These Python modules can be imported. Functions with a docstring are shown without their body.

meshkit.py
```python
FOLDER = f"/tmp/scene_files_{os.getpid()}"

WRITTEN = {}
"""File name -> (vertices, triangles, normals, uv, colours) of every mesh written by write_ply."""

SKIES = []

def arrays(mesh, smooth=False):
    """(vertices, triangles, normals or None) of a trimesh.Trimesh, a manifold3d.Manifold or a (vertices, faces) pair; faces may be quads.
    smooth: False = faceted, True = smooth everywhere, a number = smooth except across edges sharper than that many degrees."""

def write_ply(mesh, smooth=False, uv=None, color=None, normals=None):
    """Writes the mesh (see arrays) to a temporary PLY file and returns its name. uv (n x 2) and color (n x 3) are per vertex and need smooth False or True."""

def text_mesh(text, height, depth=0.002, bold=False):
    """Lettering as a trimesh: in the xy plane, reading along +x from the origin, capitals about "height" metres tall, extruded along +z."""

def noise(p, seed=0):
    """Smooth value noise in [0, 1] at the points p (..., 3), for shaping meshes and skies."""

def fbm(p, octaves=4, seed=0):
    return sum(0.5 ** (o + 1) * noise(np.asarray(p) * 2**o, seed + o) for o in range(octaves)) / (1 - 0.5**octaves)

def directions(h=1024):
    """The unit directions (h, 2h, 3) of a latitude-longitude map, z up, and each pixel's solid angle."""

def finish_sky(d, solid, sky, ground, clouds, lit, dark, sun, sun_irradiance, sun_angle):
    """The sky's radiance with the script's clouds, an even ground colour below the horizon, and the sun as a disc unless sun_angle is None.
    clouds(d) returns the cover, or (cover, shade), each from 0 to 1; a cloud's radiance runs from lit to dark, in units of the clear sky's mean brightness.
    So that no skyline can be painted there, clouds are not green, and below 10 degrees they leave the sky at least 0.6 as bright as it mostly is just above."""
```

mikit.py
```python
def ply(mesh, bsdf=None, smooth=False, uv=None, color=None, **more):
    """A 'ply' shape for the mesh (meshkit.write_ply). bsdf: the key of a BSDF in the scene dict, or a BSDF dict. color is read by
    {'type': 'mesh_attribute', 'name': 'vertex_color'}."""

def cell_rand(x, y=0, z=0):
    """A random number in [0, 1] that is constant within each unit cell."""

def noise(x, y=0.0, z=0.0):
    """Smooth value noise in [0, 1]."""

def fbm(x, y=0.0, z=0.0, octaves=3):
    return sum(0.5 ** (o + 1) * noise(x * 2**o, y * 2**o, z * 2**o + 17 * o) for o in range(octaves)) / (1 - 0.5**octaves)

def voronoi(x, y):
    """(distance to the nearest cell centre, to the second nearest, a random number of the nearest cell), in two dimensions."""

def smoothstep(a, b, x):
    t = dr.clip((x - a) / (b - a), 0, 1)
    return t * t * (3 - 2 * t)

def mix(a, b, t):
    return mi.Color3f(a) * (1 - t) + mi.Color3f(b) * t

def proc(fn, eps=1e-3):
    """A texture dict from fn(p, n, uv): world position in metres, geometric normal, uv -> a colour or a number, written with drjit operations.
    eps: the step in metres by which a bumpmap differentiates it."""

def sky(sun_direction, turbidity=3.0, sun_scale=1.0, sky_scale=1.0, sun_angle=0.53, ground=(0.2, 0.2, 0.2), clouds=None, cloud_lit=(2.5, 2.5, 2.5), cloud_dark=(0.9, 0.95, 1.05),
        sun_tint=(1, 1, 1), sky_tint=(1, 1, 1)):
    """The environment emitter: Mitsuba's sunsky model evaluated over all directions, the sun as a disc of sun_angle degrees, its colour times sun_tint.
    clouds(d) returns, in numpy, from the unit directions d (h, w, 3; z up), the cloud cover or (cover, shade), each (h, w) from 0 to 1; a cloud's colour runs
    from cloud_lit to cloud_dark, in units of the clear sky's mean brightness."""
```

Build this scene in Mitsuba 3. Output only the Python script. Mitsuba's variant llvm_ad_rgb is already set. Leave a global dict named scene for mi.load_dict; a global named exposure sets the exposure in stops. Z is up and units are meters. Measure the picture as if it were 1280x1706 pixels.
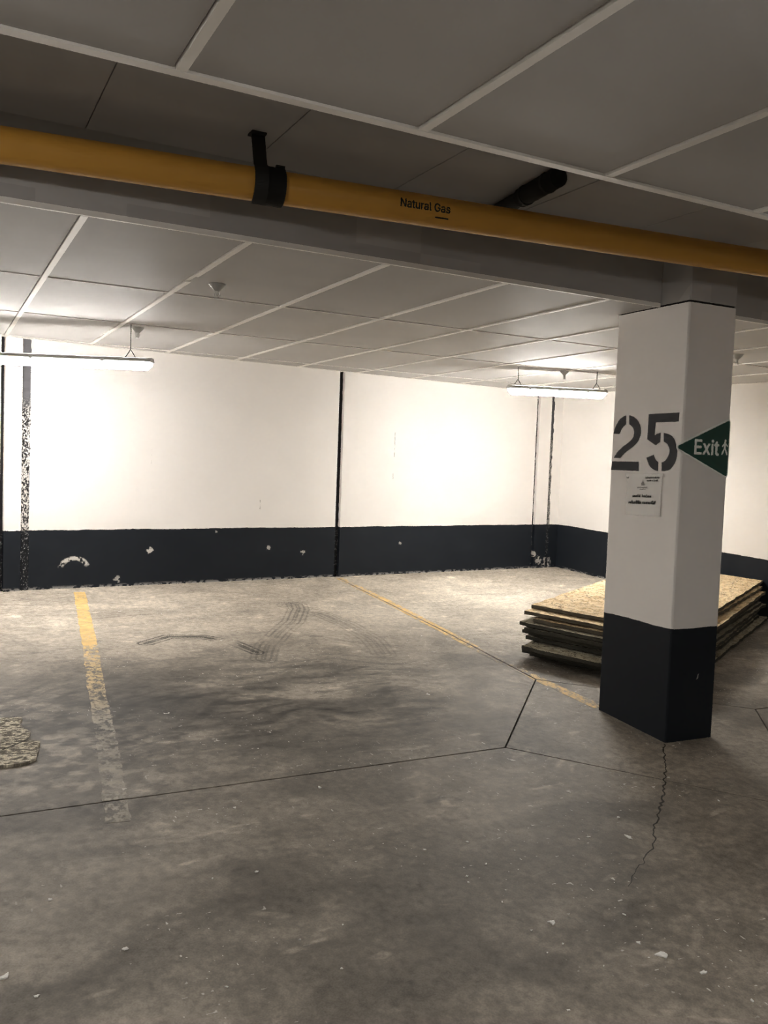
import math, random
import numpy as np, trimesh, shapely, shapely.affinity, mitsuba as mi, drjit as dr
from shapely.geometry import Polygon, LineString, box as sbox
from shapely.ops import unary_union
import mikit, meshkit
from mikit import noise, fbm, voronoi, smoothstep, mix, cell_rand

random.seed(7); rng = np.random.default_rng(7)
T = mi.ScalarTransform4f
scene, labels = {}, {}

# ---------------------------------------------------------------- camera, light level
CAM_H = 1.355                      # above the datum (floor level at the near corner of the column)
YAW, PITCH, ROLL = (math.radians(a) for a in (27.81278, -3.26607, 2.11909))
_f = np.array([math.sin(YAW) * math.cos(PITCH), math.cos(YAW) * math.cos(PITCH), math.sin(PITCH)])
_r = np.cross(_f, [0, 0, 1]); _r /= np.linalg.norm(_r); _u = np.cross(_r, _f)
_up = -_r * math.sin(ROLL) + _u * math.cos(ROLL)
_o = np.array([0, 0, CAM_H])
scene['camera'] = {'type': 'perspective', 'fov_axis': 'x', 'fov': 2 * math.degrees(math.atan(640 / 1429.08)),
                   'near_clip': 0.05, 'far_clip': 100.0,
                   'to_world': T().look_at(origin=_o.tolist(), target=(_o + _f).tolist(), up=_up.tolist())}
exposure = 2.75
LAMP = (12.8, 12.2, 11.5)            # radiance of the fluorescent diffusers along the back wall
LAMP_CORNER = (30.0, 28.8, 26.8)    # the brighter tube in the far corner
LAMP_FRONT = (8.0, 7.65, 7.3)  # unseen fixture near the viewpoint, read off the glow on the front ceiling
LAMP_LEFT_FILL = (15.0, 14.4, 13.7)        # added fixture out of view, brightening the left face of the column
scene['ambient'] = {'type': 'constant', 'radiance': {'type': 'rgb', 'value': [0.0, 0.0, 0.0]}}

# ---------------------------------------------------------------- levels
Z1, Z2 = 2.203, 2.50               # suspended ceiling, roof of the recess with the gas pipe
RY0, RY1 = 1.968, 3.275             # the recess runs along x between these
def floor_z(x, y): return 0.0585 * (y - 3.092) - 0.01 * (x - 3.289)
def wall_y(x): return 7.0836 + 0.1009 * x
def right_x(y): return 6.322 + 0.1225 * (7.72 - y)
XL, YB = -3.6, -4.2                # where added walls close the open bay, out of the frame

# ---------------------------------------------------------------- helpers
def numbered(key):
    if key not in scene and key not in labels: return key
    k = 1
    while f'{key}_{k:03d}' in scene or f'{key}_{k:03d}' in labels: k += 1
    return f'{key}_{k:03d}'
_next = {}
def obj(key, mesh, bsdf, smooth=False, label=None, **more):
    if key in scene or key in _next:
        k = _next.get(key, 1)
        while f'{key}_{k:03d}' in scene: k += 1
        _next[key] = k + 1; key = f'{key}_{k:03d}'
    else: _next[key] = 1
    scene[key] = mikit.ply(mesh, bsdf, smooth=smooth, **more)
    if label: labels[key] = {'label': label}
    return key
def tag(key, label, cat, group=None, kind=None):
    labels[key] = {'label': label, 'category': cat}
    if group: labels[key]['group'] = group
    if kind: labels[key]['kind'] = kind
    return key
def box(x0, x1, y0, y1, z0, z1):
    m = trimesh.creation.box((x1 - x0, y1 - y0, z1 - z0)); m.apply_translation(((x0 + x1) / 2, (y0 + y1) / 2, (z0 + z1) / 2)); return m
def prism(poly, z0, z1):
    ms = []
    for g in getattr(poly, 'geoms', [poly]):
        if g.is_empty or g.area < 1e-6: continue
        m = trimesh.creation.extrude_polygon(g, z1 - z0, engine='earcut'); m.apply_translation((0, 0, z0)); ms.append(m)
    return trimesh.util.concatenate(ms) if ms else None
def frame(m, O, A, B, N):           # local (a, b, c) -> O + a A + b B + c N
    M = np.eye(4); M[:3, 0], M[:3, 1], M[:3, 2], M[:3, 3] = A, B, N, O
    m = m.copy(); m.apply_transform(M)
    if np.linalg.det(M[:3, :3]) < 0: m.invert()
    return m
def tube(pts, r, sides=8, closed=False):
    p = np.asarray(pts, float); n = len(p)
    rings = []
    for i in range(n):
        t = p[min(i + 1, n - 1)] - p[max(i - 1, 0)]; t /= np.linalg.norm(t)
        a = np.cross(t, [0, 0, 1.0] if abs(t[2]) < .9 else [1.0, 0, 0]); a /= np.linalg.norm(a); b = np.cross(t, a)
        ang = np.arange(sides) * 2 * np.pi / sides
        rings.append(p[i] + r * (np.cos(ang)[:, None] * a + np.sin(ang)[:, None] * b))
    v = np.vstack(rings + [p[:1], p[-1:]]); f = []
    for i in range(n - 1):
        for j in range(sides):
            a0, a1 = i * sides + j, i * sides + (j + 1) % sides
            f += [[a0, a1, a1 + sides], [a0, a1 + sides, a0 + sides]]
    c0, c1 = n * sides, n * sides + 1
    for j in range(sides):
        f += [[c0, (j + 1) % sides, j], [c1, (n - 1) * sides + j, (n - 1) * sides + (j + 1) % sides]]
    m = trimesh.Trimesh(v, f, process=False); trimesh.repair.fix_normals(m); return m
def lathe(profile, sides=28):
    return trimesh.creation.revolve(np.array(profile), sections=sides)

# ---------------------------------------------------------------- materials
def rgb(*c): return {'type': 'rgb', 'value': list(c)}
def mat(key, color, rough=0.6, spec=0.3, metallic=0.0, **k):
    scene[key] = {'type': 'twosided', 'bsdf': {'type': 'principled', 'base_color': color if isinstance(color, dict) else rgb(*color), 'roughness': rough, 'specular': spec, 'metallic': metallic, **k}}
    return key

def seg_dist(x, y, pts):
    d = mi.Float(1e6)
    for (ax, ay), (bx, by) in zip(pts[:-1], pts[1:]):
        ux, uy = bx - ax, by - ay
        t = dr.clip(((x - ax) * ux + (y - ay) * uy) / (ux * ux + uy * uy), 0, 1)
        d = dr.minimum(d, dr.sqrt(dr.square(x - ax - ux * t) + dr.square(y - ay - uy * t)))
    return d

TREADS = [([(2.58, 6.35), (2.54, 6.19), (2.36, 5.83), (2.13, 5.52), (1.94, 5.24), (1.81, 4.95)], .10, .42),
          ([(2.5, 6.33), (2.66, 6.0), (2.72, 5.67), (2.71, 5.24), (2.61, 4.88)], .11, .28),
          ([(1.2, 5.45), (1.37, 5.58), (1.6, 5.52), (1.75, 5.36), (1.82, 5.1)], .06, .8)]
SCUFFS = [([(1.66, 3.95), (1.80, 3.99), (1.98, 4.0)], .03, .55), ([(1.75, 2.93), (1.86, 2.93), (1.95, 2.88)], .03, .4),
          ([(3.69, 5.45), (3.57, 5.1)], .03, .25), ([(0.35, 6.62), (0.9, 6.55), (1.25, 6.62)], .025, .3), ([(0.3, 5.3), (0.7, 5.42), (1.0, 5.5)], .04, .3),
          ([(2.1, 3.72), (2.26, 3.66), (2.4, 3.3)], .05, .22), ([(2.05, 4.55), (2.4, 4.7), (2.75, 4.72)], .05, .45), ([(2.35, 5.35), (2.6, 5.2)], .05, .35),
          ([(0.95, 6.12), (1.35, 6.2), (1.5, 6.3)], .03, .3), ([(3.9, 6.25), (4.2, 6.28)], .05, .2), ([(3.72, 4.25), (4.0, 4.2)], .03, .5)]
CRACK = [(3.256, 3.068), (2.99, 2.80), (2.76, 2.59), (2.52, 2.40), (2.42, 2.30), (2.27, 2.205), (2.09, 2.10)]
def concrete_color(p, n=None, uv=None):
    x, y = p.x, p.y
    wx, wy = x + .18 * (noise(x * 3, y * 3, 5) - .5), y + .18 * (noise(x * 3, y * 3, 9) - .5)
    big = fbm(wx * .9, wy * .9, 3, 4); mid = fbm(wx * 4, wy * 4, 1, 4); fine = fbm(x * 45, y * 45, 2, 3); grit = noise(x * 260, y * 260, 8)
    streak = fbm(wx * 3.0 + wy * .6, wy * 13, 6, 4)
    c = mix((.350, .315, .272), (.470, .430, .378), smoothstep(.25, .75, big))
    grime_falloff = smoothstep(5.9, 4.6, y + .9 * (fbm(wx * 1.1, wy * 1.8, 71, 4) - .5) - .25 * smoothstep(2.2, 3.6, x))  # floor dirt plus painted-in light falloff, darker away from the back wall
    c = c * (1 - grime_falloff * (.36 + .24 * smoothstep(.38, .65, fbm(wx * 1.9, wy * 3.1, 73, 4))))
    c = c * (.74 + .52 * mid) * (.66 + .68 * fine) * (.86 + .28 * grit)
    c = c * (1 - .14 * smoothstep(.50, .75, streak))
    c = c * (1 - .12 * smoothstep(.55, .8, fbm(wx * 3.1, wy * 6.5, 12, 4)))
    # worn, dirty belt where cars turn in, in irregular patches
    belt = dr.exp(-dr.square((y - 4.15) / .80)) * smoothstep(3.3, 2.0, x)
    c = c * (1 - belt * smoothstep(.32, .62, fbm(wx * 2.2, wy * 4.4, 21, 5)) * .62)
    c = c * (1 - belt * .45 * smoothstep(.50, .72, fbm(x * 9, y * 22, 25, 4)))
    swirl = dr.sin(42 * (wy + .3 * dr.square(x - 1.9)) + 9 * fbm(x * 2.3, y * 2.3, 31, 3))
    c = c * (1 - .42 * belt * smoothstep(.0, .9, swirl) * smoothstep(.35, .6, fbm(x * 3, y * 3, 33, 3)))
    rough = dr.exp(-dr.square((x - .55) / .55) - dr.square((y - 3.95) / .8))
    c = c * (1 - rough * .6 * smoothstep(.40, .60, fbm(x * 15, y * 19, 27, 4)))
    c = c * mi.Color3f(1.02, 1.0, .955)
    # old tyre tracks
    for pts, w, a in TREADS:
        d = seg_dist(x * .9 + wx * .1, y * .9 + wy * .1, pts)
        c = c * (1 - a * smoothstep(w, w * .7, d) * (.3 + .7 * smoothstep(-.1, .6, dr.sin(d * 170))) * smoothstep(.15, .5, fbm(x * 5, y * 5, 41, 3)))
    for pts, w, a in SCUFFS:
        c = c * (1 - a * smoothstep(w, w * .2, seg_dist(wx, wy, pts)) * smoothstep(.35, .6, fbm(x * 14, y * 40, 44, 3)))
    # pale grout smears and salt
    c = c * (1 + .55 * smoothstep(.70, .86, fbm(wx * 7, wy * 15, 51, 4)))
    d = seg_dist(x + .016 * (noise(x * 34, y * 34, 3) - .5), y + .016 * (noise(x * 34, y * 34, 4) - .5), CRACK)
    w = .0026 * smoothstep(1.95, 2.7, x) + .0010
    c = c * (1 - .85 * smoothstep(w * 1.4, w * .6, d))
    specks = smoothstep(.93, .96, noise(x * 75, y * 75, 61)) * smoothstep(.45, .6, fbm(x * 3, y * 3, 63, 2))
    return mix(c, (.72, .70, .66), .7 * specks)
def concrete_bump(p, n=None, uv=None):
    x, y = p.x, p.y
    return fbm(x * 16, y * 26, 2, 4) * .6 + .35 * fbm(x * 90, y * 90, 7, 2)
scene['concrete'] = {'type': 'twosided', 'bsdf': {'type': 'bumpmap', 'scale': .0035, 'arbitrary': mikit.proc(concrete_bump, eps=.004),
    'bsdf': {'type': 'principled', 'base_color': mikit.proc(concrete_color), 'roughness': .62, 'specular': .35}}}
def line_color(p, n=None, uv=None):          # yellow parking paint, worn through to the slab under the wheels
    x, y = p.x, p.y
    left = x < 2
    wear = .45 * fbm(x * 22, y * 22, 3, 3) + .55 * fbm(x * 75, y * 60, 9, 3) + .22 * (fbm(x * 120, y * 120, 5, 2) - .5)
    gone = dr.select(left, .30 + .22 * smoothstep(5.6, 5.3, y) - .03 * smoothstep(5.2, 4.6, y) + .04 * smoothstep(4.4, 3.8, y), .40 + .30 * smoothstep(5.1, 4.75, y) - .25 * smoothstep(4.35, 4.15, y) + .12 * smoothstep(6.4, 7.2, y))
    cover = smoothstep(gone - .14, gone + .14, wear)
    # the near end of the left line is only a pale ghost
    ghost = mix((.62, .42, .15), (.36, .33, .27), dr.select(left, .35 * smoothstep(5.5, 5.1, y) + .65 * smoothstep(4.9, 4.0, y), 0.0))
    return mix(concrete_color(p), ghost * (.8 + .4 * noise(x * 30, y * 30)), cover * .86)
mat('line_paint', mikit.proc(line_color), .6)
mat('joint_dark', (.030, .028, .025), .9, .1)

CHIPS = [(1.617, .551, .028, .9), (3.061, .497, .026, .8), (2.704, .545, .022, .6), (4.155, .558, .018, .5), (1.347, .319, .03, .6), (5.96, .40, .03, .7), (6.03, .33, .05, .6), (6.16, .30, .07, .7), (2.2, .70, .012, .5)]
def two_tone(p, n=None, uv=None):            # white above a black-blue dado
    x, y, z = p.x, p.y, p.z
    col = (y < 4.2) & (x < 3.8) & (x > 3.0)
    edge = dr.select(col, .579, .731 - .0455 * dr.maximum(0, 7.70 - y) * dr.select(x > 6.25, 1.0, 0.0))
    edge = edge + .006 * (noise((x + y) * 6, 0, 3) - .5) + .004 * (noise((x + y) * 40, z * 40, 4) - .5)
    dark = mix((.0090, .0120, .0170), (.0125, .0160, .0215), fbm(x * 2, y * 2 + z * 3, 5, 3))
    white = mi.Color3f(.84, .815, .785) * (.965 + .07 * fbm(x * 1.5, y * 1.5, z * 1.5, 3))
    scr = mi.Float(0)
    for (a, b0, b1) in ((4.045, 1.42, 1.66), (4.037, 1.20, 1.26), (2.61, .90, .98), (1.61, 1.28, 1.40)):
        scr = dr.maximum(scr, smoothstep(.006, .003, dr.abs(x - a)) * dr.select((z > b0) & (z < b1) & (y > 6), 1.0, 0.0) * smoothstep(.4, .6, noise(z * 40, x * 40, 2)))
    white = mix(white, (.35, .33, .30), .75 * scr)
    chip = mi.Float(0)
    for (a, b, r, s) in CHIPS:
        d = dr.sqrt(dr.square(x - a) + dr.square(z - b)) / r
        chip = dr.maximum(chip, s * smoothstep(.52, .62, fbm(x * 60, z * 60, 8, 3) + .35 * (1 - d)) * smoothstep(1.3, .8, d))
    d = dr.sqrt(dr.square((x - 1.005) / 1.2) + dr.square(z - .415))   # half-moon of bare plaster
    chip = dr.maximum(chip, smoothstep(.022, .010, dr.abs(d - .088)) * smoothstep(.425, .46, z) * smoothstep(.38, .56, fbm(x * 50, z * 50, 3, 3)))
    wallpart = dr.select(y > 6, 1.0, 0.0)
    rim = smoothstep(.03, .0, z - .0585 * (y - 3.092) + .01 * (x - 3.289)) * smoothstep(.42, .6, fbm(x * 30 + y * 30, z * 60, 13, 3)) * .55
    dark = mix(dark, (.55, .53, .50), dr.minimum(1, chip * wallpart + rim * wallpart))
    return dr.select(z > edge, white, dark)
mat('two_tone_paint', mikit.proc(two_tone), .6, .2)
def seam_color(p, n=None, uv=None):          # ragged mortar and foam squeezed into the wall joints
    x, z = p.x, p.z
    s = fbm(x * 150, z * 110, 3, 3)
    solid = smoothstep(1.62, 1.80, z)
    wide = dr.select((x < 1.5) & (x > .55), 1.0, dr.select(x > 6.05, .55, 0.0))
    c = mix((.02, .02, .022), (.62, .60, .57), wide * smoothstep(.46, .56, s) * (1 - solid))
    c = mix(c, (.14, .14, .15), wide * solid * .8)
    return dr.select(z > .731, c, mix((.012, .013, .015), (.4, .4, .4), .7 * smoothstep(.66, .74, s)))
mat('seam', mikit.proc(seam_color), .9, .1)

def tile_color(p, n=None, uv=None):
    x, y = p.x, p.y
    t = cell_rand(dr.floor((x - .472) / .617), dr.floor((y - 3.30) / 1.245), 3)
    return mi.Color3f(.425, .415, .405) * (.94 + .07 * t + .10 * (fbm(x * 1.6, y * 3.5, 4, 3) - .5))
mat('tile', mikit.proc(tile_color), .62, .35)
mat('grid_white', (.80, .78, .74), .45)
def recess_color(p, n=None, uv=None):
    x, z = p.x, p.z + p.y
    patch = cell_rand(dr.floor(x / .31), dr.floor((z - .1) / .17), 5)
    return mi.Color3f(.395, .388, .378) * (.88 + .12 * fbm(x * 2, z * 6, 3, 3) + .13 * smoothstep(.74, .75, patch) * dr.select(dr.abs(n.z) < .5, 1.0, 0.0))
mat('recess_grey', mikit.proc(recess_color), .8, .2)
mat('void', (.02, .02, .02), .9, .1)
mat('yellow_paint', (.52, .265, .045), .42, .45)
mat('black_metal', (.016, .016, .015), .55, .3)
mat('black_rubber', (.010, .010, .009), .75, .2)
mat('ink', (.022, .025, .028), .6, .3)
mat('sign_green', (.012, .062, .045), .3, .5)
mat('sign_white', (.90, .93, .88), .35)
mat('paper', (.78, .765, .74), .55, .3)
mat('print', (.018, .018, .018), .8, .1)
mat('print_grey', (.28, .27, .26), .8, .1)
mat('housing', (.42, .42, .41), .45)
mat('steel', (.55, .55, .53), .35, .5, .8)
mat('chip_white', (.83, .82, .78), .7)
CO, SI = .874, .486
def osb_color(p, n=None, uv=None):
    a, b = p.x * CO + p.y * SI, p.x * SI - p.y * CO
    a2, b2 = a + .02 * (noise(a * 20, b * 20, 1) - .5), b + .02 * (noise(a * 20, b * 20, 2) - .5)
    f1, f2, r = voronoi(a2 * 21, b2 * 48); g1, g2, q = voronoi(a2 * 46 + 9, b2 * 19 + 4)
    c = mix((.44, .30, .155), (.76, .60, .37), r)
    c = mix(c, mix((.36, .24, .13), (.80, .66, .44), q), dr.select(q > .62, .8, 0.0))
    c = c * (1 - .65 * smoothstep(.10, .02, f2 - f1) * smoothstep(.35, .6, noise(a * 30, b * 30, 7)))
    c = mix(c, (.07, .05, .035), dr.select(cell_rand(dr.floor(a * 60), dr.floor(b * 80), 3) > .94, .75, 0.0))
    e = mix((.045, .042, .034), (.15, .125, .09), fbm(a * 60 + b * 60, p.z * 400, 3, 3))  # edge strands, with the shade of their backlit side put into the colour
    return dr.select(n.z > .6, c, e)
mat('osb', mikit.proc(osb_color), .8, .15)
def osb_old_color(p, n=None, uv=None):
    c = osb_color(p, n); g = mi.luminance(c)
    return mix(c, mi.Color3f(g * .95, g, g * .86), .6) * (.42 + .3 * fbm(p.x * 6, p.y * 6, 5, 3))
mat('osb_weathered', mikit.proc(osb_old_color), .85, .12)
def scrap_color(p, n=None, uv=None):
    x, y = p.x, p.y
    s = fbm(x * 55, y * 90, 4, 3); g = noise(x * 240, y * 240, 3)
    c = mix((.14, .125, .10), (.62, .57, .46), smoothstep(.36, .66, s)) * (.6 + .8 * g)
    d = seg_dist(x, y, [(.27, 3.88), (.33, 3.93), (.375, 3.97)])
    return c * (1 - .85 * smoothstep(.007, .003, d))
mat('scrap', mikit.proc(scrap_color), .85, .15)

# ---------------------------------------------------------------- floor: slabs with open saw-cut joints
def on_floor(m, lift=0.0, div=None):
    m = m.copy(); v = m.vertices.copy(); v[:, 2] += floor_z(v[:, 0], v[:, 1]) + lift; m.vertices = v; return m
yw_l, yw_r = wall_y(XL), wall_y(7.9)
ROOM = Polygon([(XL, YB), (right_x(YB), YB), (6.322, 7.722), (XL, yw_l)])
JW = .0045
DL, DT, DR, DB = (2.432, 3.277), (3.29, 4.154), (4.25, 3.33), (3.32, 2.27)
DIAMOND = Polygon([DL, DT, DR, DB])
COL_R, COL_WX, COL_WY = .03, .321, .515
_n = np.array([3.275, 3.08]); _ex = np.array([math.cos(COL_R), -math.sin(COL_R)]); _ey = np.array([math.sin(COL_R), math.cos(COL_R)])
COL = Polygon([_n, _n + COL_WX * _ex, _n + COL_WX * _ex + COL_WY * _ey, _n + COL_WY * _ey])
cuts = [LineString([(XL - 1, 3.282), DL]), LineString([DR, (9, 3.25)]), LineString([DT, (3.352, 5.3), (3.43, 8)]), LineString([DB, (3.26, -5)]), LineString([*DIAMOND.exterior.coords])]
cutter = unary_union([c.buffer(JW, cap_style=2, join_style=2) for c in cuts])
slabs = ROOM.buffer(.001).difference(cutter)
for g in slabs.geoms:
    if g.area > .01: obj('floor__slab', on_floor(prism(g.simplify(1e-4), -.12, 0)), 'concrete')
obj('floor__joint_bed', on_floor(prism(ROOM, -.16, -.012)), 'joint_dark', label='dark dirt in the saw-cut joints')
tag('floor', 'grey stained concrete garage floor with saw-cut joints', 'floor', kind='structure')

def ribbon(pts, w, ragged=.004, step=.04):
    p = np.array(pts, float); L = LineString(p); n = int(L.length / step)
    lo, hi = [], []
    for i in range(n + 1):
        q = np.array(L.interpolate(i / n, normalized=True).coords[0]); a = np.array(L.interpolate(max(0, i / n - .01), normalized=True).coords[0]); b = np.array(L.interpolate(min(1, i / n + .01), normalized=True).coords[0])
        t = (b - a) / np.linalg.norm(b - a); s = np.array([-t[1], t[0]])
        lo.append(q - s * (w / 2 + random.uniform(-ragged, ragged))); hi.append(q + s * (w / 2 + random.uniform(-ragged, ragged)))
    return Polygon(lo + hi[::-1])
for pts, w in (([(1.027, 7.03), (.870, 5.51), (.765, 4.6), (.698, 3.92), (.60, 3.10)], .088),):
    g = ribbon(pts, w).difference(LineString([(XL, 3.282), DL]).buffer(.006))
    obj('floor__parking_line', on_floor(prism(g, .0, .0012)), 'line_paint', label='worn yellow parking line left of the bay')
g = ribbon([(3.425, 7.36), (3.405, 6.4), (3.352, 5.3), (3.315, 4.72), (3.31, 4.1), (3.325, 3.62)], .085).difference(cutter.buffer(.003)).difference(COL.buffer(.004))
obj('floor__parking_line', on_floor(prism(g, .0, .0012)), 'line_paint', label='thin yellow parking line running to the column')

# ---------------------------------------------------------------- walls
def wall_back_box(s0, s1, z0, z1, d0, d1):
    P = []
    for s, d in ((s0, d0), (s1, d0), (s1, d1), (s0, d1)): P.append((s - .1 * d, wall_y(s) + d))
    return prism(Polygon(P), z0, z1)
WZ0, WZ1 = -.45, Z1 + .35
for s0, s1, d in ((XL, .452, 0), (.662, 3.396, 0), (3.60, 5.925, 0), (6.172, 6.50, 0)):
    obj('wall_back__panel', wall_back_box(s0, s1, WZ0, WZ1, d, .22), 'two_tone_paint')
for s0, s1 in ((.478, .600), (3.440, 3.600), (5.955, 6.130)):
    obj('wall_back__pier', wall_back_box(s0, s1, WZ0, WZ1, -.018, .22), 'two_tone_paint')
def ragged_seam(s0, s1, d, amp, z0, z1):
    zs = np.linspace(z0, z1, 110); v, f = [], []
    for i, z in enumerate(zs):
        a = s0 + amp * (meshkit.noise(np.array([z * 23, 1, s0 * 9])) - .7); b = s1 + amp * (meshkit.noise(np.array([z * 23, 7, s0 * 9])) - .3)
        dd = d + .012 * (meshkit.noise(np.array([z * 40, 3, s0])) - .5)
        for s, q in ((a, dd), (b, dd), (b, .1), (a, .1)): v.append((s - .1 * q, wall_y(s) + q, z))
    for i in range(len(zs) - 1):
        for k in range(4):
            a, b = 4 * i + k, 4 * i + (k + 1) % 4; f += [[a, b, b + 4], [a, b + 4, a + 4]]
    n = 4 * (len(zs) - 1); f += [[0, 2, 1], [0, 3, 2], [n, n + 1, n + 2], [n, n + 2, n + 3]]
    m = trimesh.Trimesh(v, f, process=False); trimesh.repair.fix_normals(m); return m
for s0, s1, d, a, lab in ((.452, .478, .035, .0, 'thin dark wall joint'), (.600, .662, .002, .012, 'wide ragged mortar seam'), (3.398, 3.438, .018, .012, 'dark open joint in the back wall'), (5.925, 5.955, .02, .008, 'narrow dark joint near the corner'), (6.130, 6.172, -.008, .02, 'ragged crack beside the corner')):
    obj('wall_back__seam', ragged_seam(s0 - (.0 if a else 0), s1, d, a, WZ0, Z1 + .02), 'seam', label=lab)
tag('wall_back', 'white back wall with a black dado below', 'wall', kind='structure')
d = np.array([right_x(0) - right_x(1), -1.0]); nr = np.array([1.0, .1225]); nr /= np.linalg.norm(nr)
P = [(right_x(7.72), 7.72), (right_x(YB), YB), (right_x(YB) + .25, YB), (right_x(7.72) + .25, 7.95)]
obj('wall_right', prism(Polygon(P), WZ0, WZ1), 'two_tone_paint'); tag('wall_right', 'white right wall with a black dado behind the column', 'wall', kind='structure')
obj('added_wall_left', box(XL - .2, XL, YB - .2, yw_l + .3, WZ0 - .2, WZ1), 'two_tone_paint'); tag('added_wall_left', 'added unseen white wall far out to the left, for bounce light', 'wall', kind='structure')  # added out of view to close the open side and return bounce light
obj('added_wall_front', box(XL - .2, right_x(YB) + .3, YB - .2, YB, WZ0 - .3, WZ1), 'two_tone_paint'); tag('added_wall_front', 'added unseen white wall behind the viewpoint, for bounce light', 'wall', kind='structure')  # likewise added behind the viewpoint, unseen, to keep ambient light in

# ---------------------------------------------------------------- ceiling: tiles in a bright grid, and the recess for the pipe
GX0, GP, GY, RP = .472, .617, 3.30, 1.25
INSIDE = ROOM.buffer(-.002).difference(COL.buffer(.004, join_style=2))
xs = [GX0 + GP * k for k in range(-7, 13)]
ys_back = [RY1] + [GY + RP * k for k in range(1, 5)]
ys_front = [RY0 - RP * k for k in range(3)]
def tiles(ylist, up):
    for y0, y1 in zip(ylist[:-1], ylist[1:]):
        for x0, x1 in zip(xs[:-1], xs[1:]):
            g = sbox(x0 + .009, y0 + .011, x1 - .012, y1 - .008).intersection(INSIDE)
            if g.area < .004: continue
            dz = random.uniform(0, .0015)
            obj('ceiling__panel', prism(g, Z1 + dz, Z1 + dz + .012), 'tile')
tiles(ys_back[:1] + ys_back[1:] , 1); tiles(sorted(ys_front), 1)
def bar(x0, x1, y0, y1, z0, z1, name='ceiling__grid_bar'):
    g = sbox(x0, y0, x1, y1).intersection(INSIDE)
    if g.area > 1e-4: obj(name, prism(g, z0, z1), 'grid_white')
for k, x in enumerate(xs):
    if k == 8:                       # a short piece of this bar has lost its cap
        bar(x - .008, x + .017, RY1 + .016, 4.06, Z1 - .005, Z1 + .010); bar(x - .008, x + .017, 4.20, 7.9, Z1 - .005, Z1 + .010)
        bar(x - .008, x + .010, 4.06, 4.20, Z1 + .001, Z1 + .010)
    else: bar(x - .008, x + .017, RY1 + .016, 7.9, Z1 - .005, Z1 + .010)
    bar(x - .007, x + .018, ys_front[-1], RY0 - .030, Z1 - .005, Z1 + .010)
for y in ys_back[1:]: bar(XL, 7.6, y + .001, y + .014, Z1 - .003, Z1 + .010)
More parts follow.
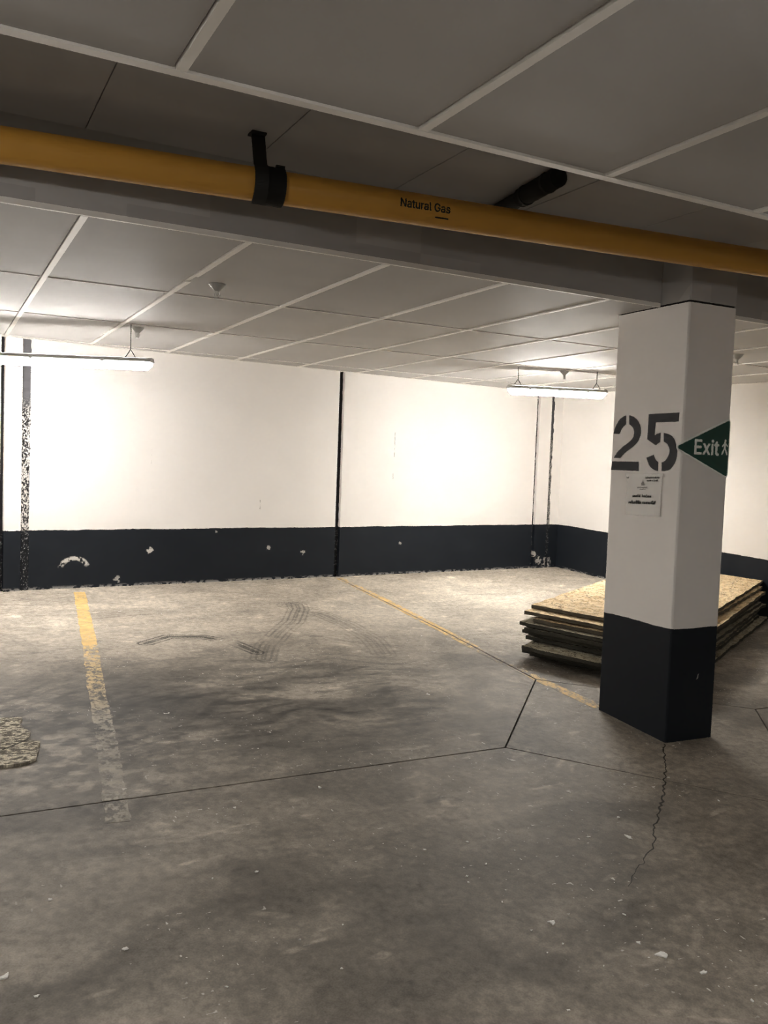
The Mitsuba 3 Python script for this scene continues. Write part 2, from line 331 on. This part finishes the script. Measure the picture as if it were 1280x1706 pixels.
for y in ys_front[1:]: bar(XL, 7.6, y + .001, y + .020, Z1 - .004, Z1 + .010)
bar(XL, 7.8, RY1 + .001, RY1 + .014, Z1 - .004, Z1 + .016, 'ceiling__edge_trim')
bar(XL, 7.8, RY0 - .030, RY0, Z1 - .006, Z1 + .010, 'ceiling__edge_trim')
# wall angle
g = ROOM.buffer(-.001).difference(ROOM.buffer(-.022, join_style=2)).intersection(sbox(XL, RY1, 9, 9))
obj('ceiling__wall_angle', prism(g, Z1 - .004, Z1 + .008), 'grid_white')
rest = ROOM.intersection(sbox(XL - 1, YB - 1, 9, ys_front[-1]))
obj('ceiling__board', prism(rest, Z1, Z1 + .02), 'tile')
# dark void above the tiles
for g in (ROOM.intersection(sbox(XL - 1, RY1 + .10, 9, 9)), ROOM.intersection(sbox(XL - 1, YB - 1, 9, RY0 - .10))):
    obj('ceiling__void', prism(g.difference(COL.buffer(.004, join_style=2)), Z1 + .035, Z1 + .06), 'void')
# the recess: roof boards with fine joints, two upright sides
for x0, x1 in zip(xs[:-1], xs[1:]):
    g = sbox(x0 + .002, RY0 + .0, x1 - .002, RY1).intersection(INSIDE)
    if g.area > .004: obj('ceiling__recess_board', prism(g, Z2 + random.uniform(0, .002), Z2 + .02), 'recess_grey')
obj('ceiling__recess_roof', prism(ROOM.intersection(sbox(XL - 1, RY0 - .12, 9, RY1 + .12)), Z2 + .022, Z2 + .06), 'void')
obj('ceiling__recess_side', prism(ROOM.intersection(sbox(XL - 1, RY1, 9, RY1 + .09)).difference(COL.buffer(.003, join_style=2)), Z1 + .016, Z2 + .02), 'recess_grey')
obj('ceiling__recess_side', prism(ROOM.intersection(sbox(XL - 1, RY0 - .09, 9, RY0)), Z1 + .012, Z2 + .02), 'recess_grey')
tag('ceiling', 'suspended ceiling of off-white tiles with a recess for the pipe', 'ceiling', kind='structure')

# ---------------------------------------------------------------- column
def col_box(z0, z1, grow=0.0, bevel=.012):
    return prism(COL.buffer(grow - bevel, join_style=2).buffer(bevel, quad_segs=3), z0, z1)
m = col_box(-.12, Z1 - .004)
obj('concrete_column__shaft', m, 'two_tone_paint', smooth=35)
obj('concrete_column__head', col_box(Z1 + .006, Z2 + .05, .0), 'recess_grey', smooth=35, label='unpainted grey top in the ceiling recess')
obj('concrete_column__seam', col_box(Z1 - .004, Z1 + .006, -.006), 'void', label='dark joint around the top of the white paint')
tag('concrete_column', 'square concrete column, white above black, stencilled 25', 'column')
N3 = np.array([*_n, 0]); EX = np.array([*_ex, 0]); EY = np.array([*_ey, 0]); EZ = np.array([0, 0, 1.0])
def left_face(m): return frame(m, N3, EY, EZ, -EX)         # a = distance from the near edge, b = height
def front_face(m): return frame(m, N3, EX, EZ, -EY)
def flat(pts, c0=.0002, c1=.0012, smooth_r=.004):
    g = Polygon(pts).buffer(0)
    if smooth_r: g = g.buffer(smooth_r, quad_segs=3).buffer(-2 * smooth_r, quad_segs=3).buffer(smooth_r, quad_segs=3)
    return prism(g.simplify(.0006), c0, c1)
def curve(pts, n=5):                # Catmull-Rom through the points
    p = np.array(pts, float); out = []
    for i in range(len(p) - 1):
        a, b, c, e = p[max(i - 1, 0)], p[i], p[i + 1], p[min(i + 2, len(p) - 1)]
        for t in np.arange(n) / n:
            out.append(.5 * (2 * b + (c - a) * t + (2 * a - 5 * b + 4 * c - e) * t * t + (3 * b - a - 3 * c + e) * t ** 3))
    return np.array(out + [p[-1]])
two = [np.vstack([curve([(.505, 1.56), (.493, 1.594), (.468, 1.63), (.44, 1.649), (.411, 1.658)]), curve([(.408, 1.61), (.43, 1.596), (.446, 1.577), (.453, 1.559)])]),
       np.vstack([curve([(.388, 1.657), (.353, 1.648), (.317, 1.625), (.295, 1.59), (.293, 1.554), (.309, 1.519), (.341, 1.492), (.385, 1.468), (.418, 1.447), (.437, 1.429)]), [(.492, 1.429)], curve([(.492, 1.429), (.467, 1.459), (.427, 1.488), (.383, 1.512), (.352, 1.535), (.343, 1.559), (.348, 1.583), (.364, 1.599), (.384, 1.609)])]),
       [(.503, 1.411), (.297, 1.411), (.294, 1.363), (.508, 1.363)]]
five = [[(.241, 1.659), (.029, 1.659), (.030, 1.614), (.187, 1.614), (.190, 1.58), (.191, 1.547), (.175, 1.555), (.149, 1.561), (.149, 1.514), (.180, 1.497), (.243, 1.528), (.242, 1.581)],
        np.vstack([curve([(.128, 1.56), (.087, 1.551), (.054, 1.529), (.034, 1.487), (.028, 1.45), (.04, 1.409), (.068, 1.378), (.098, 1.368), (.129, 1.366)]), curve([(.131, 1.41), (.107, 1.419), (.089, 1.442), (.08, 1.469), (.089, 1.491), (.104, 1.506), (.125, 1.516)])]),
        np.vstack([[(.242, 1.433), (.189, 1.449)], curve([(.189, 1.449), (.176, 1.426), (.154, 1.411)]), curve([(.153, 1.365), (.188, 1.373), (.219, 1.395), (.242, 1.433)])])]
for digit, name in ((two, 'stencilled figure 2 in dark grey paint'), (five, 'stencilled figure 5 in dark grey paint')):
    obj('concrete_column__digit', left_face(trimesh.util.concatenate([flat(p, smooth_r=.0015) for p in digit])), 'ink', label=name)
# a pale knock in the black paint of the front face
obj('concrete_column__paint_chip', front_face(flat([(.186, .310), (.193, .322), (.197, .336), (.202, .338), (.200, .325), (.196, .312)], smooth_r=0)), 'print_grey', label='pale chip in the black paint')

# ---------------------------------------------------------------- notice in a clear sleeve taped under the number
def wavy_sheet(a0, a1, b0, b1, nx=14, ny=12, c=.003, amp=.004, thick=.0006, seed=2):
    A, B = np.meshgrid(np.linspace(a0, a1, nx), np.linspace(b0, b1, ny), indexing='ij')
    C = c + amp * meshkit.noise(np.stack([A * 9, B * 9, A * 0 + seed], -1)) * (.3 + .7 * np.clip((b1 - B) / (b1 - b0), 0, 1))
    v = np.concatenate([np.stack([A, B, C], -1).reshape(-1, 3), np.stack([A, B, C - thick], -1).reshape(-1, 3)]); f = []; k = nx * ny
    idx = lambda i, j: i * ny + j
    for i in range(nx - 1):
        for j in range(ny - 1):
            p, q, r, s = idx(i, j), idx(i + 1, j), idx(i + 1, j + 1), idx(i, j + 1)
            f += [[p, q, r], [p, r, s], [k + p, k + r, k + q], [k + p, k + s, k + r]]
    rim = [idx(i, 0) for i in range(nx)] + [idx(nx - 1, j) for j in range(1, ny)] + [idx(i, ny - 1) for i in range(nx - 2, -1, -1)] + [idx(0, j) for j in range(ny - 2, 0, -1)]
    for p, q in zip(rim, rim[1:] + rim[:1]): f += [[p, k + p, k + q], [p, k + q, q]]
    m = trimesh.Trimesh(v, f, process=False); trimesh.repair.fix_normals(m); return m
sheet = wavy_sheet(.118, .372, 1.128, 1.345)
sheet.vertices[:, 1] += .03 * (.372 - sheet.vertices[:, 0])
obj('notice__sheet', left_face(sheet), 'paper', smooth=True)
def scribble(a_left, a_right, b, h, seed, gaps=()):
    # small print, out of focus: short upright and slanted strokes of a word
    r = random.Random(seed); ms = []; a = a_left
    while a > a_right:
        w = h * r.uniform(.35, .62)
        if not any(g0 < (a_left - a) / (a_left - a_right) < g1 for g0, g1 in gaps):
            hh = h * r.choice([.65, .65, .7, 1.0, 1.0]); s = h * .24
            k = r.randrange(4)
            ms.append(sbox(a - s, b, a, b + hh))
            if k in (0, 1): ms.append(sbox(a - w * .75, b + hh - s, a, b + hh))
            if k in (1, 2): ms.append(sbox(a - w * .75, b, a, b + s))
            if k in (0, 2): ms.append(sbox(a - w * .75, b, a - w * .75 + s, b + hh * .8))
            if k == 3: ms.append(Polygon([(a, b), (a - s, b), (a - w * .8, b + hh), (a - w * .8 + s, b + hh)]))
        a -= w * 1.12
    g = unary_union(ms)
    return prism(g, .0072, .0076)
def on_notice(m):
    m = m.copy(); m.vertices[:, 1] += .03 * (.372 - m.vertices[:, 0]); return left_face(m)
for (al, ar, b, h, s, gp, mt) in ((.236, .136, 1.3205, .010, 1, (), 'print'), (.222, .142, 1.3055, .010, 2, ((.38, .48),), 'print'), (.290, .214, 1.2705, .0075, 3, (), 'print_grey'), (.272, .226, 1.2625, .004, 4, (), 'print_grey'),
                                (.322, .190, 1.2225, .0155, 5, ((.40, .5),), 'print'), (.350, .150, 1.1875, .018, 6, ((.45, .52),), 'print'), (.374, .357, 1.322, .009, 7, (), 'print')):
    obj('notice__line_of_print', on_notice(scribble(al, ar, b, h, s, gp)), mt)
logo = unary_union([Polygon([(.262, 1.284), (.238, 1.284), (.236, 1.290), (.246, 1.298), (.250, 1.314), (.256, 1.302), (.262, 1.297)])])
obj('notice__emblem', on_notice(prism(logo, .0072, .0076)), 'print_grey', label='small grey flame-shaped emblem')
for a, b in ((.365, 1.338), (.125, 1.338), (.135, 1.135)):
    t = prism(sbox(a - .014, b - .009, a + .014, b + .009), .0074, .0078); obj('notice__tape', on_notice(t), 'paper')
tag('notice', 'white printed notice taped to the column below the stencilled 25', 'notice')

# ---------------------------------------------------------------- exit sign
S = Polygon([(-.068, 1.487), (.314, 1.648), (.314, 1.338)])
plate = S.buffer(-.016).buffer(.016, quad_segs=6); face = plate.buffer(-.0075)
obj('exit_sign__plate', front_face(prism(plate, .004, .0085)), 'sign_white', label='white rim of the sign')
obj('exit_sign__face', front_face(prism(face, .0085, .0100)), 'sign_green', label='dark green triangular face')
t = meshkit.text_mesh('Exit', .072, depth=.0008, bold=True); w = t.bounds[1][0] - t.bounds[0][0]
t.apply_translation((-t.bounds[0][0], 0, 0)); t.apply_scale((.168 / w, 1, 1)); t.apply_translation((.073, 1.457, .0100))
obj('exit_sign__lettering', front_face(t), 'sign_white', label='white word Exit')
def stroke(a, b, w): return LineString([a, b]).buffer(w, quad_segs=4)
man = unary_union([shapely.Point(.283, 1.532).buffer(.0065), stroke((.281, 1.521), (.280, 1.494), .0065), stroke((.279, 1.494), (.264, 1.463), .0042), stroke((.282, 1.494), (.297, 1.463), .0042), stroke((.280, 1.520), (.264, 1.502), .0035), stroke((.282, 1.520), (.299, 1.504), .0035)])
obj('exit_sign__figure', front_face(prism(man, .0100, .0108)), 'sign_white', label='white walking figure')
for a, b in ((.02, 1.487), (.285, 1.6), (.285, 1.385)):
    obj('exit_sign__spacer', front_face(prism(shapely.Point(a, b).buffer(.008), -.001, .0045)), 'steel')
tag('exit_sign', 'green triangular exit sign on the right face of the column', 'sign')

# ---------------------------------------------------------------- gas pipe, its hanger, the black stub above it
PA, PB = np.array([-1.2, 3.07 + 1.2 * .1125, 2.318]), np.array([6.95, 3.07 - 6.95 * .1125, 2.318]); PR = .0575
pd = (PB - PA) / np.linalg.norm(PB - PA); pn = np.array([-pd[1], pd[0], 0]); pn = -pn if pn[1] > 0 else pn   # pn: towards the viewer
def ring_tube(p, q, r, sides=40):
    return tube([p, q], r, sides)
obj('gas_pipe__pipe', ring_tube(PA, PB, PR), 'yellow_paint', smooth=35)
def pipe_pt(x): return PA + (PB - PA) * (x - PA[0]) / (PB[0] - PA[0])
def wrap_text(text, height, x, z_mid, bold=True, width=None):
    m = meshkit.text_mesh(text, height, depth=.0006, bold=bold); m = m.subdivide_to_size(.008) if hasattr(m, 'subdivide_to_size') else m
    v = m.vertices - [m.bounds[0][0], 0, 0]
    if width: v[:, 0] *= width / v[:, 0].max()
    ang = (v[:, 1] + z_mid) / PR; rr = PR + .0003 + v[:, 2]; P0 = pipe_pt(x)
    m.vertices = P0 + v[:, :1] * pd + rr[:, None] * (np.cos(ang)[:, None] * pn + np.sin(ang)[:, None] * EZ); return m
obj('gas_pipe__lettering', wrap_text('Natural Gas', .029, 1.527, -.014, True, .203), 'print', label='black words Natural Gas')
def pipe_patch(x0, x1, s0, s1, r0, r1, n=14):
    P, Q = pipe_pt(x0), pipe_pt(x1); a = np.linspace(s0, s1, n); v, f = [], []
    for t in a:
        e = math.cos(t) * pn + math.sin(t) * EZ
        v += [P + r0 * e, P + r1 * e, Q + r1 * e, Q + r0 * e]
    for i in range(n - 1):
        for k in range(4):
            p, q = 4 * i + k, 4 * i + (k + 1) % 4; f += [[p, q, q + 4], [p, q + 4, p + 4]]
    k = 4 * (n - 1); f += [[0, 2, 1], [0, 3, 2], [k, k + 1, k + 2], [k, k + 2, k + 3]]
    m = trimesh.Trimesh(v, f, process=False); trimesh.repair.fix_normals(m); return m
obj('gas_pipe__mark', pipe_patch(1.672, 1.726, -.66, -.57, PR + .0002, PR + .0009, 4), 'print', label='short black dash under the words')
tag('gas_pipe', 'long yellow natural gas pipe hung in the ceiling recess', 'pipe')
# black hanger: strap from the roof board, saddle round the pipe
HX = 1.008; hp = pipe_pt(HX)
def strap_mesh():
    w, t = .048, .005; pts = []
    path = [hp + EZ * (Z2 - hp[2]) + pn * -.02, hp + EZ * (PR + .045) + pn * .012]
    prof = [(path[0], pn), (path[1], pn)]
    for a in np.radians([60, 40, 20, 0, -20, -40, -60, -80]):
        e = math.cos(a) * pn + math.sin(a) * EZ; prof.append((hp + (PR + .0105) * e, e))
    v, f = [], []
    for p, e in prof:
        for du, dn in ((-w / 2, 0), (w / 2, 0), (w / 2, t), (-w / 2, t)): v.append(p + pd * du + e * dn)
    for i in range(len(prof) - 1):
        for k in range(4):
            a, b = 4 * i + k, 4 * i + (k + 1) % 4; f += [[a, b, b + 4], [a, b + 4, a + 4]]
    n = 4 * (len(prof) - 1); f += [[0, 2, 1], [0, 3, 2], [n, n + 1, n + 2], [n, n + 2, n + 3]]
    m = trimesh.Trimesh(v, f, process=False); trimesh.repair.fix_normals(m); return m
obj('pipe_hanger__strap', strap_mesh(), 'black_metal', smooth=30)
obj('pipe_hanger__saddle', pipe_patch(HX - .008, HX + .088, -math.pi, math.pi, PR + .0015, PR + .009, 40), 'black_rubber', smooth=30, label='black sleeve wrapped around the pipe')
q = pipe_pt(HX + .083)
obj('pipe_hanger__bolt', tube([q + EZ * (PR + .016) - pd * .02, q + EZ * (PR + .016) + pd * .012], .006, 8), 'black_metal')
obj('pipe_hanger__ceiling_plate', box(hp[0] - .027, hp[0] + .027, hp[1] - .005, hp[1] + .045, Z2 - .006, Z2 + .001), 'black_metal')
tag('pipe_hanger', 'black strap hanger holding the yellow pipe under the ceiling', 'pipe hanger')
# black pipe stub across the recess roof
sa, sb = np.array([2.10, 2.66, Z2 - .034]), np.array([2.185, 3.27, Z2 - .034])
obj('pipe_stub__pipe', tube([sa + (sb - sa) * .42, sb], .032, 24), 'black_metal', smooth=35)
obj('pipe_stub__coupling', tube([sa, sa + (sb - sa) * .46], .039, 24), 'black_rubber', smooth=35, label='thicker black coupling')
for t in (.12, .40): 
    c = sa + (sb - sa) * t; obj('pipe_stub__collar', tube([c - (sb - sa) * .012, c + (sb - sa) * .012], .0415, 24), 'black_metal', smooth=35)
tag('pipe_stub', 'black pipe stub with coupling on the recess roof above the yellow pipe', 'pipe')

# ---------------------------------------------------------------- fluorescent fixtures
LENS = Polygon([(-.054, .020), (-.058, .004), (-.055, -.018), (-.044, -.036), (-.024, -.044), (.024, -.044), (.044, -.036), (.055, -.018), (.058, .004), (.054, .020)])
HOUS = Polygon([(-.060, .020), (-.060, .032), (-.046, .046), (-.030, .050), (.030, .050), (.046, .046), (.060, .032), (.060, .020)])
def fixture(name, A, B, label, group, radiance, drop):
    """A and B: ends of the diffuser's axis"""
    A, B = np.array(A, float), np.array(B, float); L = np.linalg.norm(B - A); u = (B - A) / L; s = np.cross(EZ, u); s /= np.linalg.norm(s)
    key = numbered(name); tag(key, label, 'light fixture', group)
    SC = .82
    lens, hous = (shapely.affinity.scale(g, SC, SC, origin=(0, 0)) for g in (LENS, HOUS))
    def ext(poly, l0, l1): return frame(prism(poly, l0, l1), A, s, EZ, u)
    pts = np.vstack([ext(lens, .03, L - .03).vertices, frame(prism(shapely.affinity.scale(lens, .7, .55, origin=(0, .02)), .0, L), A, s, EZ, u).vertices])
    scene[f'{key}__diffuser'] = mikit.ply(trimesh.PointCloud(pts).convex_hull, 'sign_white', smooth=40, emitter={'type': 'area', 'radiance': rgb(*radiance)})
    obj(f'{key}__housing', ext(hous, .0, L), 'housing', smooth=30)
    cap = hous.buffer(.002)
    obj(f'{key}__end_cap', ext(cap, -.006, .017), 'housing'); obj(f'{key}__end_cap', ext(cap, L - .017, L + .006), 'housing')
    for t in (.09, .91):
        c = A + u * L * t + EZ * .050 * SC
        top = c + EZ * drop
        obj(f'{key}__hanger', trimesh.util.concatenate([tube([c - u * .035, c + EZ * min(.055, drop * .6)], .0028, 6), tube([c + u * .035, c + EZ * min(.055, drop * .6)], .0028, 6), tube([c - u * .035, c + u * .035], .0028, 6), tube([c + EZ * min(.055, drop * .6), top], .0028, 6)]), 'black_metal')
    for t in (.2, .5, .8):
        for w in (-1, 1): obj(f'{key}__clip', frame(prism(sbox(min(w * .048, w * .053), .008, max(w * .048, w * .053), .030), -.012, .012), A + u * L * t, s, EZ, u), 'steel')
    return key
zL = 1.945
pL = np.array([1.275, 5.785]); dL = np.array([-.895, .446]); dL /= np.linalg.norm(dL)
A = np.array([*(pL + dL * 1.55), zL]); B = np.array([*pL, zL])
fixture('fluorescent_fixture', A, B, 'lit fluorescent fixture at the left edge, above the left parking line', 'fluorescent fixtures along the back wall', LAMP, Z1 - zL - .041)
zR = 2.010
fixture('fluorescent_fixture', [4.31, 5.99, zR], [5.11, 5.70, zR], 'short lit fluorescent fixture in the far corner, left of the column', 'fluorescent fixtures along the back wall', LAMP_CORNER, Z1 - zR - .041)
fixture('fluorescent_fixture', [1.78, -.55, 1.99], [1.76, .66, 1.99], 'fluorescent fixture over the driving aisle, out of view above', 'aisle fixtures', LAMP_FRONT, Z1 - 1.99 - .041)
fixture('fluorescent_fixture', [-2.4, 1.05, 2.05], [-1.2, 1.0, 2.05], 'added fluorescent fixture out of view to the left, lighting the column', 'aisle fixtures', LAMP_LEFT_FILL, Z1 - 2.05 - .041)  # added, unseen: fill for the left side of the column

# ---------------------------------------------------------------- sprinkler heads
def sprinkler(x, y, label):
    key = numbered('sprinkler_head'); tag(key, label, 'sprinkler', 'sprinkler heads in the ceiling tiles')
    def at(m): m.apply_translation((x, y, Z1)); return m
    obj(f'{key}__escutcheon', at(lathe([(0, .004), (.042, .004), (.042, -.003), (.036, -.010), (.022, -.026), (.012, -.034), (.0, -.034)])), 'housing', smooth=35)
    obj(f'{key}__stem', at(lathe([(0, -.030), (.0075, -.030), (.0075, -.062), (0, -.062)], 14)), 'steel', smooth=35)
    for w in (-1, 1): obj(f'{key}__frame_arm', at(tube([(w * .010, 0, -.034), (w * .016, 0, -.05), (w * .004, 0, -.070)], .0022, 6)), 'steel')
    obj(f'{key}__deflector', at(lathe([(0, -.068), (.013, -.0685), (.014, -.071), (0, -.072)], 16)), 'steel', smooth=35)
sprinkler(1.235, 4.19, 'sprinkler head near the gas pipe, the largest in view')
sprinkler(1.215, 5.95, 'sprinkler head beside the left fluorescent fixture')
sprinkler(4.80, 5.87, 'small sprinkler head above the far right fluorescent fixture')
sprinkler(4.97, 4.22, 'sprinkler head just right of the column')

# ---------------------------------------------------------------- stack of OSB sheets
D1 = np.array([CO, SI]); D2 = np.array([SI, -CO])
NAMES = ['top', 'second', 'third', 'fourth', 'fifth', 'sixth', 'seventh', 'eighth', 'ninth', 'bottom']
tops = [.338, .306, .272, .242, .214, .182, .148, .112, .074, .037]
offs = [(-.02, .0), (-.115, -.01), (-.15, .075), (-.19, -.01), (-.19, .03), (-.15, -.02), (-.135, .02), (-.31, .06), (-.22, .03), (-.13, .05)]
rots = [0, .012, -.008, .006, -.004, .02, .01, -.012, .0, .01]
A0 = np.array([3.655, 4.685]); OL, OW = 2.86, 1.0
for i in range(10):
    th = .023; c, s = math.cos(rots[i]), math.sin(rots[i])
    e1 = D1 * c + D2 * s; e2 = D2 * c - D1 * s
    nx, ny = 40, 16
    L = OL - .05 * (i % 3); W = OW
    U, V = np.meshgrid(np.linspace(0, L, nx), np.linspace(0, W, ny), indexing='ij')
    def edge_noise(k, q): return .012 * (meshkit.fbm(np.stack([q * 14, q * 0 + k, q * 0 + i], -1), 3) - .5) * 2
    U2 = U + np.where(U == 0, edge_noise(1, V), 0); V2 = V + np.where((V == 0) | (V == W), edge_noise(2, U), 0)
    # broken corner on two of the lower sheets
    if i in (5, 7): U2 = U2 + np.where(U == 0, .07 * np.clip(1 - V / .12, 0, 1) * meshkit.noise(np.stack([V * 80, V * 0, V * 0 + i], -1)), 0)
    P = A0 + D1 * offs[i][0] + D2 * offs[i][1]
    X = P[0] + U2 * e1[0] + V2 * e2[0]; Y = P[1] + U2 * e1[1] + V2 * e2[1]
    warp = .005 * (meshkit.noise(np.stack([U * 1.3, V * 1.8, U * 0 + i * 3.7], -1)) - .5) + (-.004 * np.exp(-U / .18) if i in (4, 6) else 0)
    Zt = floor_z(X, Y) + tops[i] + warp * (0.6 if i == 9 else 1); Zb = np.maximum(Zt - th, floor_z(X, Y) + .001)
    k = nx * ny; v = np.concatenate([np.stack([X, Y, Zt], -1).reshape(-1, 3), np.stack([X, Y, Zb], -1).reshape(-1, 3)]); f = []
    for a in range(nx - 1):
        for b in range(ny - 1):
            p, q, r, t = a * ny + b, (a + 1) * ny + b, (a + 1) * ny + b + 1, a * ny + b + 1
            f += [[p, r, q], [p, t, r], [k + p, k + q, k + r], [k + p, k + r, k + t]]
    rim = [a * ny for a in range(nx)] + [(nx - 1) * ny + b for b in range(1, ny)] + [a * ny + ny - 1 for a in range(nx - 2, -1, -1)] + [b for b in range(ny - 2, 0, -1)]
    for p, q in zip(rim, rim[1:] + rim[:1]): f += [[p, q, k + q], [p, k + q, k + p]]
    m = trimesh.Trimesh(v, f, process=False); trimesh.repair.fix_normals(m)
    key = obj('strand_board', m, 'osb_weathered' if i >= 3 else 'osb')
    lab = {0: 'topmost oriented strand board of the pile behind the column, pale flaked face up', 9: 'bottom weathered oriented strand board of the pile, lying on the floor'}.get(i, NAMES[i] + (' weathered dark' if i >= 3 else '') + ' oriented strand board from the top of the pile behind the column')
    tag(key, lab, 'wood board', 'oriented strand boards piled behind the column')

# ---------------------------------------------------------------- scrap sheet at the left edge
g = Polygon([(-.25, 3.70), (.10, 3.705), (.25, 3.712), (.345, 3.712), (.385, 3.735), (.400, 3.80), (.418, 3.93), (.375, 3.985), (.39, 4.06), (.36, 4.16), (.38, 4.25), (.28, 4.28), (.1, 4.25), (-.25, 4.3)])
g = Polygon([(x + random.uniform(-.006, .006), y + random.uniform(-.006, .006)) for x, y in (g.exterior.interpolate(t, normalized=True).coords[0] for t in np.linspace(0, 1, 90)[:-1])]).buffer(0)
obj('scrap_board', on_floor(prism(g, .001, .012)), 'scrap'); tag('scrap_board', 'crumbling pale chipboard scrap lying on the floor at the left edge', 'board scrap')

# ---------------------------------------------------------------- white flakes on the floor
chips = [(1.406, 3.137, 12), (1.029, 3.076, 9), (.951, 2.61, 8), (.806, 2.619, 5), (.483, 2.349, 11), (.173, 2.344, 14), (.241, 2.235, 7), (.32, 2.671, 8), (2.351, 2.364, 16), (1.705, 2.017, 15), (1.91, 1.765, 18), (1.967, 1.66, 12), (1.712, 2.388, 7), (1.738, 2.546, 6), (1.559, 2.549, 6), (2.397, 2.769, 9), (2.176, 2.678, 5), (1.89, 1.838, 8), (1.997, 1.516, 7), (1.606, 2.344, 5), (1.587, 2.31, 5), (1.626, 2.17, 5), (1.619, 2.007, 6), (.947, 2.216, 5), (1.093, 2.239, 4), (1.004, 2.054, 5), (.691, 2.096, 5), (2.982, 2.489, 7), (1.869, 2.434, 4), (1.957, 1.971, 8), (1.666, 1.918, 5), (1.594, 1.9, 4), (2.435, 2.513, 9), (2.201, 2.422, 8), (1.71, 1.79, 4), (1.488, 1.679, 5)]
CHIP_LABEL = {0: 'white paint flake just before the long floor joint, left of the middle', 8: 'long white flake near the floor crack below the column', 10: 'largest white flake, at the lower right of the floor', 9: 'broken white flake at the lower middle of the floor', 4: 'white flake at the lower left of the floor', 5: 'white flake cluster at the lower left edge of the floor', 11: 'upright white flake at the lower right corner of the floor', 1: 'small white flake left of the flake by the floor joint'}
for i, (x, y, s) in enumerate(chips):
    s = s / 1000 * 1.15; n = 9; ang = np.sort(rng.uniform(0, 2 * np.pi, n)); rad = s * rng.uniform(.35, 1.05, n)
    if i in (8, 15): ax = np.array([1.5, .6])
    else: ax = np.array([1.1, .75])
    d = rng.uniform(0, np.pi); c, sn = math.cos(d), math.sin(d)
    top = np.stack([np.cos(ang) * rad * ax[0], np.sin(ang) * rad * ax[1]], -1) @ np.array([[c, sn], [-sn, c]])
    h = .0015 + .25 * s * rng.uniform(.2, 1, n)
    v = np.vstack([np.column_stack([top, h]), np.column_stack([top * .96, np.full(n, .0002)]), [[0, 0, .0025 + .2 * s], [0, 0, .0002]]]); f = []
    for k in range(n):
        q = (k + 1) % n; f += [[2 * n, k, q], [2 * n + 1, n + q, n + k], [k, n + k, n + q], [k, n + q, q]]
    m = trimesh.Trimesh(v, f, process=False); m.apply_translation((x, y, 0))
    key = obj('paint_flake', on_floor(m), 'chip_white')
    tag(key, CHIP_LABEL.get(i, 'tiny white paint flake on the dark floor in the foreground'), 'paint flake', 'white paint flakes on the floor')
